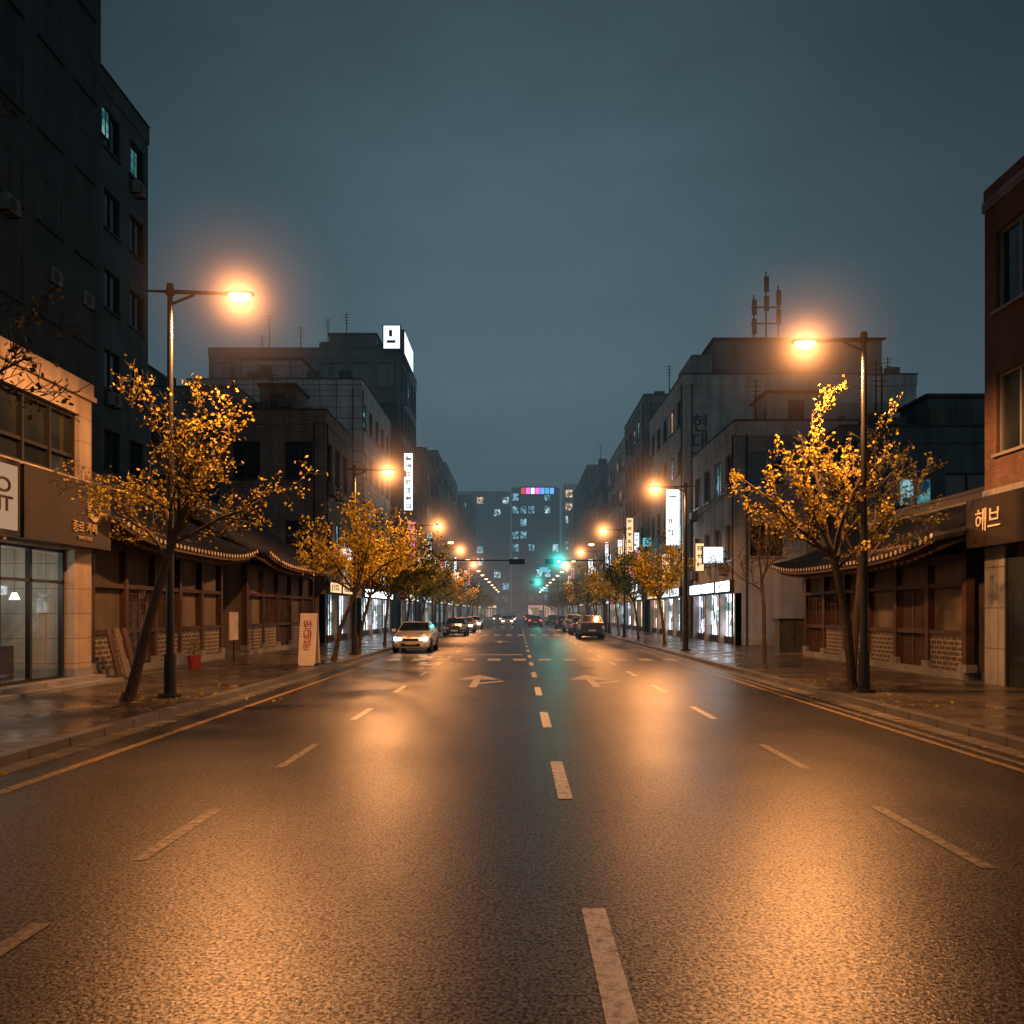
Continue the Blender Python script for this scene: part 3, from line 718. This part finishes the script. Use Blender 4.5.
# ---------------------------------------------------------------- traffic signals
def signal(x,y,s,reach,green,z=6.0):
    g=Grp('traffic_light')
    g['mast'].cyl((x,y,.12),(x,y,7),.12,.09,10,'metal'); g['arm'].cyl((x,y,6.5),(x+s*reach,y,6.5),.07,.05,8,'metal')
    hx=x+s*(reach-.7)
    g['housing'].box((hx-.7,y-.18,6.15),(hx+.7,y+.05,6.62),'signdark')
    for i in range(4):
        cx=hx-.51+.34*i
        g['visors'].cyl((cx,y-.18,6.38),(cx,y-.36,6.38),.16,.16,12,'signdark',False)
        g['lights'].cyl((cx,y-.185,6.38),(cx,y-.20,6.38),.13,.13,12,('s_green' if (i==3 and green) else 'signdark'))
    e=g.done()
    if green:
        ld=bpy.data.lights.new('signal_glow','POINT'); ld.energy=120; ld.color=(.05,1,.75); ld.shadow_soft_size=.12
        lo=bpy.data.objects.new('signal_glow',ld); COL.objects.link(lo); lo.location=(hx+.51,y-.45,6.38); lo.parent=e
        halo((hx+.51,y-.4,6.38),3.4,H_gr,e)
signal(7.7,76,-1,5.3,True); signal(-7.0,76,1,7.6,False); signal(7.7,128,-1,6,True)

# ---------------------------------------------------------------- trees
def tube(mb,pts,rs,n=6):
    for i in range(len(pts)-1): mb.cyl(pts[i],pts[i+1],rs[i],rs[i+1],n,'bark',False)
def make_tree(name,trunk,limbs,seed,leaf='leafy',lsize=.075,dens=1.0,maxl=3,spread=.16,bend=.12,droop=.0,n=6,kid=(.34,.55),l0=0.0):
    rnd=random.Random(seed); g=Grp(name); B=g['branches']; Lf=g['leaves']
    pts=[V(p) for p,_ in trunk]; rs=[r for _,r in trunk]; tube(g['trunk'],pts,rs,9)
    g['trunk'].cyl(pts[0]-Z*.05,pts[0]+Z*.18,rs[0]*1.7,rs[0]*1.05,9,'bark',False)
    def leafq(p):
        a=V((rnd.gauss(0,1),rnd.gauss(0,1),rnd.gauss(0,1))).normalized(); b=a.orthogonal().normalized()
        b=Matrix.Rotation(rnd.uniform(0,6.28),3,a)@b; c=a.cross(b); s=lsize*rnd.uniform(.6,1.25)
        Lf.poly([p,p+b*s*.5+c*s*.45,p+b*s,p+b*s*.5-c*s*.45],leaf)
    def br(p,d,L,r,lv):
        k=6 if lv<2 else 4; seg=L/k; P=p; D=d.normalized(); r0=r
        for i in range(k):
            j=V((rnd.gauss(0,bend),rnd.gauss(0,bend),rnd.gauss(0,bend)+.05-droop)); D=(D+j).normalized()
            Q=P+D*seg; r1=max(.005,r*(1-(i+1)/k*.75)); B.cyl(P,Q,r0,r1,n if lv<2 else 4,'bark',False)
            if lv<maxl and i>=1-(lv>0):
                for c in range(1 if rnd.random()<.75 else 2):
                    ax=Matrix.Rotation(rnd.uniform(.5,1.0),3,D.cross(V((rnd.gauss(0,1),rnd.gauss(0,1),rnd.gauss(0,1)))).normalized())
                    br(P.lerp(Q,rnd.random()),ax@D,L*rnd.uniform(*kid),r1*.6,lv+1)
            if lv>=1 or (l0 and i>=2):
                cnt=seg*dens*(46 if lv>=2 else 22 if lv==1 else 60*l0)
                m=int(cnt+rnd.random())
                while m>0:
                    cc=P.lerp(Q,rnd.random())+V((rnd.gauss(0,spread*.35),rnd.gauss(0,spread*.35),rnd.gauss(0,spread*.35)))
                    for q in range(min(m,5)): leafq(cc+V((rnd.gauss(0,lsize*.55),rnd.gauss(0,lsize*.55),rnd.gauss(0,lsize*.55))))
                    m-=5
            P,r0=Q,r1
    for (p,d,L,r) in limbs: br(V(p),V(d),L,r,0)
    g.done(); return g
make_tree('ginkgo_tree',[((-7.85,17.2,.1),.12),((-7.5,17.1,1.3),.10),((-7.15,17.05,2.5),.085),((-6.85,17.0,3.4),.075)],
 [((-6.85,17,3.4),(.60,-.1,.75),2.5,.055),((-6.85,17,3.4),(-.25,.2,1),2.5,.055),((-7.0,17,3.0),(-.65,-.1,.75),2.1,.045),
  ((-6.85,17,3.3),(.9,.2,.5),2.2,.045),((-6.9,17,3.3),(.1,-.6,1),2.2,.04),((-6.9,17,3.3),(.15,.5,1),2.4,.04),((-6.88,17,3.4),(.2,0,1),2.6,.05)],101,dens=.145,spread=.12,kid=(.32,.50),bend=.14)
make_tree('ginkgo_tree',[((7.6,19.4,.1),.11),((7.45,19.3,1.6),.09),((7.1,19.2,3.1),.075)],
 [((7.1,19.2,3.1),(-.62,0,.80),2.8,.055),((7.1,19.2,3.1),(-.26,.1,1.1),3.4,.06),((7.15,19.2,3.0),(.45,.1,1),2.5,.05),((7.1,19.2,3.1),(-.05,-.1,1.1),3.0,.05),
  ((7.1,19.2,3.1),(-1.0,.2,.75),1.9,.045),((7.1,19.2,3.2),(-.45,-.5,1.1),2.6,.04),((7.2,19.2,2.9),(.75,-.2,.9),1.8,.04)],112,dens=.54,maxl=2,spread=.08,kid=(.25,.40),bend=.09,l0=.6)
make_tree('ginkgo_tree',[((8.3,21.2,.1),.09),((8.4,21.2,1.6),.08),((8.5,21.2,3.1),.065)],
 [((8.5,21.2,3.0),(.4,0,1),2.6,.045),((8.5,21.2,3.1),(-.3,.1,1),2.4,.045),((8.5,21.2,3.0),(.9,.2,.9),2.0,.04)],103,leaf='leafg',dens=.16,spread=.1)
make_tree('bare_tree',[((7.8,27,.1),.07),((7.78,27,2),.06),((7.7,27,3),.05)],
 [((7.7,27,3),(-.4,0,1),2.3,.035),((7.7,27,3),(.4,.1,1),2.3,.035),((7.7,27,2.8),(.1,-.3,1),2.5,.035),((7.7,27,2.6),(-.7,.2,.8),1.6,.03)],104,leaf='leafg',dens=.03)
make_tree('bare_tree',[((-8.0,9.6,.1),.15),((-7.9,9.7,2.2),.12),((-7.8,9.8,3.6),.10)],
 [((-7.8,9.8,3.6),(.8,.1,1.0),2.9,.05),((-7.8,9.8,3.5),(.6,0,1),3.3,.06),((-7.8,9.8,3.4),(.9,.3,.8),2.5,.045),((-7.8,9.8,3.6),(-.5,.2,1),2.6,.05)],105,leaf='leafd',dens=.08)
def std(x,y,seed,leaf='leafy',dens=.35,h=6.2,lean=.3,ls=.13,w=1.0):
    rr=random.Random(seed); zt=2.6; p=(x+lean,y,zt); L=(h-zt)*.72
    make_tree('ginkgo_tree',[((x,y,.1),.09),((x+lean*.3,y,1.3),.075),(p,.06)],
      [(p,(w*math.cos(a)*.75,w*math.sin(a)*.75,.9),L*rr.uniform(.8,1.05),.045) for a in [rr.uniform(0,1)+k*6.283/5 for k in range(5)]]+[(p,(.05,0,1),L,.05)],seed,leaf,ls,dens,2,.22,n=5)
std(-6.9,32,201,'leafy',.36,6.6,.8,.12,1.1)
std(-7.1,38,206,'leafy',.38,6.4,.5,.13,1.1)
std(-7.2,46,202,'leafg',.55,6.6,.2,.16,1.1)
std(-7.2,55,203,'leafg',.45,6.6,.2,.18,1.1)
std(7.9,46,205,'leafy',.36,6.0,-.3,.14,1.0)
std(7.9,56,207,'leafg',.45,6.2,-.3,.16,1.0)
sd=300
for y in (63,72,82,92,104,116,130,146,165,188):
    sd+=1; std(-7.2,y,sd,'leafy' if sd%2 else 'leafg',.36,5.6+(sd%3)*.4,.3,.22,1.1)
    sd+=1; std(7.9,y+4,sd,'leafy' if sd%3 else 'leafg',.36,5.6+(sd%3)*.4,-.3,.22,1.1)
# fallen leaves on the pavements and in the gutters
fl=MB(); rr=random.Random(77)
def fallen(cx,cy,sx,sy,n,z):
    for i in range(n):
        x=cx+rr.gauss(0,sx); y=cy+rr.gauss(0,sy); a=rr.uniform(0,6.28); s=rr.uniform(.02,.045)
        if XL-.24<x<XL+.02 or XR-.02<x<XR+.24: continue
        zz=.125 if (x<XL or x>XR) else .014
        u=V((math.cos(a),math.sin(a),0))*s; w=V((-math.sin(a),math.cos(a),.2))*s; p=V((x,y,zz+s*.2))
        fl.poly([p-u,p-w,p+u,p+w],'leafy')
fallen(-7.4,17.2,.9,2.0,260,0); fallen(7.5,19.3,.9,2.2,260,0); fallen(-6.05,14,.12,5,150,0); fallen(6.65,15,.12,5,150,0); fallen(-7.2,31,.9,3,160,0)
fl.build('fallen_leaves')

# ---------------------------------------------------------------- cars
def m_car(name,col):
    m,nt,out=newmat(name); b=bsdf(nt,out,mix(nt,.3,col,ramp(nt,noise(nt,obj(nt),3,2),[(.3,.7),(.7,1.)]),'MULTIPLY'),.28,.2)
    b.inputs['Coat Weight'].default_value=.8; b.inputs['Coat Roughness'].default_value=.08; return m
M['cw']=m_car('car_paint_white',(.80,.80,.78)); M['cd']=m_car('car_paint_dark',(.03,.035,.045)); M['cs']=m_car('car_paint_silver',(.3,.31,.32)); M['cr']=m_car('car_paint_red',(.3,.03,.02))
def car(x,y,paint,face=-1,suv=False,head='headoff',tail='tail'):
    g=Grp('parked_car'); B=MB(); dz=.16 if suv else 0
    st=[(-2.28,.60,.30,.60),(-2.22,.76,.22,.68),(-2.05,.85,.19,.76),(-1.6,.885,.19,.86),(-.95,.90,.19,.96),(.4,.905,.19,.98),(1.5,.90,.19,1.0),(2.0,.86,.22,1.0),(2.2,.78,.28,.95),(2.26,.66,.36,.84)]
    def sec(s):
        yy,w,zb,zt=s; zt+=dz; m=(zb+zt)/2
        h=[(0,zb),(w*.85,zb),(w*.97,zb+.08),(w,m),(w*.975,zt-.12),(w*.90,zt-.02),(w*.6,zt+.02),(0,zt+.035)]
        return [V((-a,yy,z)) for a,z in h[::-1]][:-1]+[V((a,yy,z)) for a,z in h]
    S=[sec(s) for s in st]
    for a,b in zip(S,S[1:]):
        for i in range(len(a)-1): B.poly([a[i],a[i+1],b[i+1],b[i]],'cp')
    B.poly(S[0][::-1],'cp'); B.poly(S[-1],'cp')
    M['cp']=M[paint]
    zb=.95+dz; zr=1.43+dz*1.4
    if suv: side=[(-1.05,zb),(-.35,zr-.03),(.1,zr+.02),(1.5,zr),(2.1,zb+.02)]
    else: side=[(-1.05,zb),(-.25,zr-.03),(.15,zr+.01),(.85,zr-.01),(1.75,zb+.04)]
    def w_at(z): return .82-.20*(z-zb)/(zr-zb)
    for sg in (-1,1):
        B.poly([V((sg*w_at(z),yy,z)) for yy,z in side],'cp')
    for (a,za),(b,zb2) in zip(side,side[1:]):
        wa,wb=w_at(za),w_at(zb2); B.poly([(-wa,a,za),(wa,a,za),(wb,b,zb2),(-wb,b,zb2)],'cp')
    G=MB()
    def pane(i,f0,f1,wf=.9):
        (a,za),(b,zb2)=side[i],side[i+1]; pa=(a+(b-a)*f0,za+(zb2-za)*f0); pb=(a+(b-a)*f1,za+(zb2-za)*f1)
        nn=V((0,-(zb2-za),b-a)).normalized()*.012
        G.poly([V((-w_at(pa[1])*wf,pa[0],pa[1]))+nn,V((w_at(pa[1])*wf,pa[0],pa[1]))+nn,V((w_at(pb[1])*wf,pb[0],pb[1]))+nn,V((-w_at(pb[1])*wf,pb[0],pb[1]))+nn],'glass')
    pane(0,.08,.92,.92); pane(3,.08,.85,.88)
    zl,zh=zb+.05,zr-.08
    def atside(z,front):
        (a,za),(b,zc)=(side[0],side[1]) if front else (side[-1],side[-2]); return a+(b-a)*(z-za)/(zc-za)
    for sg in (-1,1):
        f0,f1=atside(zl,True)+.12,atside(zh,True)+.1; r0,r1=atside(zl,False)-.12,atside(zh,False)-.1
        for (a0,a1,b0,b1) in ((f0,.22,f1,.22),(.30,r0-.05,.30,r1)):
            G.poly([V((sg*(w_at(zl)+.012),a0,zl)),V((sg*(w_at(zl)+.012),a1,zl)),V((sg*(w_at(zh)+.012),b1,zh)),V((sg*(w_at(zh)+.012),b0,zh))],'glass')
    D=MB(); 
    for yy in (-1.38,1.38):
        for sg in (-1,1):
            D.cyl((sg*.70,yy,.32),(sg*.915,yy,.32),.37,.37,22,'rubber'); D.cyl((sg*.90,yy,.325),(sg*.925,yy,.325),.315,.315,22,'rubber')
            D.cyl((sg*.92,yy,.325),(sg*.935,yy,.325),.20,.20,16,'alloy')
            for k in range(5):
                t=k*1.2566; D.obox((sg*.938,yy+math.cos(t)*.12,.325+math.sin(t)*.12),(.004,0,0),(0,math.cos(t)*.09,math.sin(t)*.09),(0,-math.sin(t)*.018,math.cos(t)*.018),'frame')
    T=MB()
    for sg in (-1,1):
        T.obox((sg*.60,-2.235,.64+dz*.8),(.17,sg*.0,0),(0,.05,0),(0,0,.075),head); T.obox((sg*.73,-2.16,.655+dz*.8),(.05,0,0),(0,.09,0),(0,0,.07),head)
        T.obox((sg*.62,-2.25,.36),(.09,0,0),(0,.02,0),(0,0,.035),'headoff')
        T.obox((sg*.64,2.225,.82+dz),(.14,0,0),(0,.03,0),(0,0,.08),tail); T.obox((sg*.76,2.14,.83+dz),(.05,0,0),(0,.08,0),(0,0,.075),tail)
        T.obox((sg*.98,-.78,1.02+dz),(.09,0,0),(0,.05,0),(0,0,.065),'cp'); T.obox((sg*.9,-.76,.98+dz),(.05,0,0),(0,.03,0),(0,0,.02),'rubber')
        T.obox((sg*.915,.1,.80+dz),(.006,0,0),(0,.09,0),(0,0,.015),'frame'); T.obox((sg*.912,1.0,.82+dz),(.006,0,0),(0,.09,0),(0,0,.015),'frame')
        T.obox((sg*.897,0.26,.62+dz*.5),(.006,0,0),(0,.006,0),(0,0,.3),'rubber')
    T.obox((0,-2.29,.60+dz*.8),(.36,0,0),(0,.02,0),(0,0,.06),'frame'); T.obox((0,-2.28,.36),(.45,0,0),(0,.02,0),(0,0,.07),'rubber')
    T.obox((0,-2.31,.44),(.26,0,0),(0,.012,0),(0,0,.055),'boardw'); T.obox((0,2.29,.6),(.26,0,0),(0,.012,0),(0,0,.055),'boardw')
    T.obox((0,2.25,.38),(.55,0,0),(0,.03,0),(0,0,.08),'rubber')
    for nm,mb,sm,bv in (('body',B,False,.03),('windows',G,False,0),('wheels',D,False,0),('lights_and_trim',T,False,0)):
        mb.build(nm,g.e,sm,bv)
    g.e.location=(x,y,.01)
    if face>0: g.e.rotation_euler=(0,0,math.pi)
    return g.e
car(-5.0,41.9,'cw',-1,head='head')
car(-5.0,69,'cd',-1,head='headoff'); car(-4.95,80,'cs',-1,head='head'); car(-4.9,95,'cw',-1,head='head')
car(5.2,62,'cd',1,True,tail='tailoff'); car(5.25,72,'cd',1,tail='tailoff'); car(5.3,83,'cs',1,True,tail='tailoff'); car(5.2,98,'cd',1,tail='tailoff')
car(2.2,112,'cd',1); car(2.0,140,'cd',1); car(-1.5,120,'cw',-1,head='head'); car(-1.3,150,'cd',-1,head='head'); car(5.2,130,'cd',1,tail='tailoff'); car(-4,165,'cd',-1,head='head')
car(-1.2,195,'cd',-1,head='head'); car(2.1,205,'cd',1); car(-3.9,215,'cd',-1,head='head')

# ---------------------------------------------------------------- street furniture
g=Grp('standing_sign')
x,y=-6.95,28.4
for s in (-1,1):
    g['panel_front' if s<0 else 'panel_back'].obox((x,y+s*.2,.12+.88),(.28,0,0),(0,-s*.17,.86),(0,.025,0),'boardw')
g['frame'].box((x-.30,y-.42,.12),(x-.26,y+.42,.2),'metal'); g['frame'].box((x+.26,y-.42,.12),(x+.30,y+.42,.2),'metal')
g['frame'].box((x-.30,y-.05,1.84),(x+.30,y+.05,1.88),'metal')
t=text('안\n내\n문',(x,y-.30,1.15),(0,-1,.2),.34,'redink',g.e)
g.done()
g=Grp('utility_cabinet'); g['body'].box((10.9,35.6,.22),(12.2,36.3,1.55),'tank'); g['roof'].box((10.85,35.55,1.55),(12.25,36.35,1.63),'metal'); g['plinth'].box((10.95,35.62,.12),(12.15,36.28,.22),'grey')
g['doors'].box((11.53,35.58,.3),(11.56,35.598,1.5),'frame'); g['doors'].box((11.45,35.57,.9),(11.48,35.598,1.05),'alloy'); g.done()
g=Grp('flower_pot'); g['pot'].cyl((-10.4,27.4,.12),(-10.4,27.4,.5),.16,.22,14,'pot'); g['plant'].cyl((-10.4,27.4,.5),(-10.4,27.4,1.0),.02,.01,5,'bark')
for k in range(60):
    p=V((-10.4+R.gauss(0,.14),27.4+R.gauss(0,.14),.8+R.gauss(0,.15))); g['plant'].poly([p,p+V((.06,0,.03)),p+V((.08,.05,.06)),p+V((0,.05,.04))],'leafg')
g.done()
def post_sign(x,y,h=3.2):
    g=Grp('traffic_sign'); g['post'].cyl((x,y,.12),(x,y,h),.035,.035,8,'alloy')
    g['plate'].cyl((x,y-.04,h-.35),(x,y-.06,h-.35),.3,.3,20,'boardw'); g['symbol'].cyl((x,y-.061,h-.35),(x,y-.066,h-.35),.24,.24,20,'redink'); g['symbol'].box((x-.16,y-.075,h-.4),(x+.16,y-.067,h-.3),'boardw'); g.done()
post_sign(-6.9,51); 
g=Grp('notice_board'); g['post'].cyl((-10.2,30.6,.12),(-10.2,30.6,1.9),.03,.03,6,'metal'); g['panel'].box((-10.23,30.2,.9),(-10.17,31.0,1.9),'boardw'); g.done()
g=MB()
for (a,b) in (((-11.2,49,9.5),(-11.2,80,10.5)),((11.6,46,9),(11.6,77,9.8)),((11.6,46,8.7),(11.6,77,9.4)),((-12,62,15),(-11.2,80,13))):
    a,b=V(a),V(b); pr=a
    for i in range(1,13):
        t=i/12; p=a.lerp(b,t)-Z*(4*t*(1-t)*1.0); g.cyl(pr,p,.02,.02,4,'rubber',False); pr=p
g.build('overhead_cable')

# ---------------------------------------------------------------- haze as self-glowing volumes
def haze(name,lo,hi,col,st,den):
    m,nt,out=newmat(name)
    e=N(nt,'ShaderNodeEmission',Color=c4(col),Strength=st); a=N(nt,'ShaderNodeVolumeAbsorption',Color=(.5,.5,.5,1),Density=den)
    ad=nt.nodes.new('ShaderNodeAddShader'); nt.links.new(e.outputs[0],ad.inputs[0]); nt.links.new(a.outputs[0],ad.inputs[1]); nt.links.new(ad.outputs[0],out.inputs['Volume'])
    M[name]=m
    try: m.cycles.homogeneous_volume=True
    except Exception: pass
    hz=MB(); hz.box(lo,hi,name); hz.build(name)
haze('haze_glow',(-160,46,-1),(160,330,90),(.34,.54,.65),.00058,.0032)  # bluish distance glow put into the volume as emission
haze('street_glow',(-10.9,80,.2),(11.2,256,11),(1.0,.52,.27),.00040,.0005)  # warm street-level glow put in as volume emission

# ---------------------------------------------------------------- world
w=bpy.data.worlds.new('World'); scene.world=w; w.use_nodes=True; nt=w.node_tree; nt.nodes.clear()
out=nt.nodes.new('ShaderNodeOutputWorld'); bg=nt.nodes.new('ShaderNodeBackground')
tc=nt.nodes.new('ShaderNodeTexCoord').outputs['Generated']
def lobe(d,p):
    dt=nt.nodes.new('ShaderNodeVectorMath'); dt.operation='DOT_PRODUCT'; nt.links.new(tc,dt.inputs[0]); dt.inputs[1].default_value=V(d).normalized()
    return math_(nt,'POWER',math_(nt,'MAXIMUM',dt.outputs['Value'],0.0),p)
gl=lobe((0,.93,.38),18.0)
nz=noise(nt,tc,2.4,5,.6,(1,1,2.6))
gl=math_(nt,'MULTIPLY',gl,math_(nt,'ADD',math_(nt,'MULTIPLY',nz,1.6),.2))
sep=nt.nodes.new('ShaderNodeSeparateXYZ'); nt.links.new(tc,sep.inputs[0])
base=ramp(nt,sep.outputs['Z'],[(0,(.028,.031,.037)),(.25,(.009,.018,.024)),(.6,(.001,.008,.0115))])
c=mix(nt,gl,base,(.056,.098,.120))
c=mix(nt,lobe((.1,-1,.25),1.6),c,(.13,.165,.18))   # glow added behind the camera to brighten the facades
nt.links.new(c,bg.inputs[0]); bg.inputs[1].default_value=1.0; nt.links.new(bg.outputs[0],out.inputs[0])

# ---------------------------------------------------------------- camera
cd=bpy.data.cameras.new('camera'); cd.lens=30; cd.sensor_width=36; cd.shift_x=-.006; cd.shift_y=.0977; cd.clip_end=2000; cd.clip_start=.05
co=bpy.data.objects.new('camera',cd); COL.objects.link(co); co.location=(0,0,1.9); co.rotation_euler=(math.pi/2,0,0); scene.camera=co
print('faces',sum(len(m.polygons) for m in bpy.data.meshes))
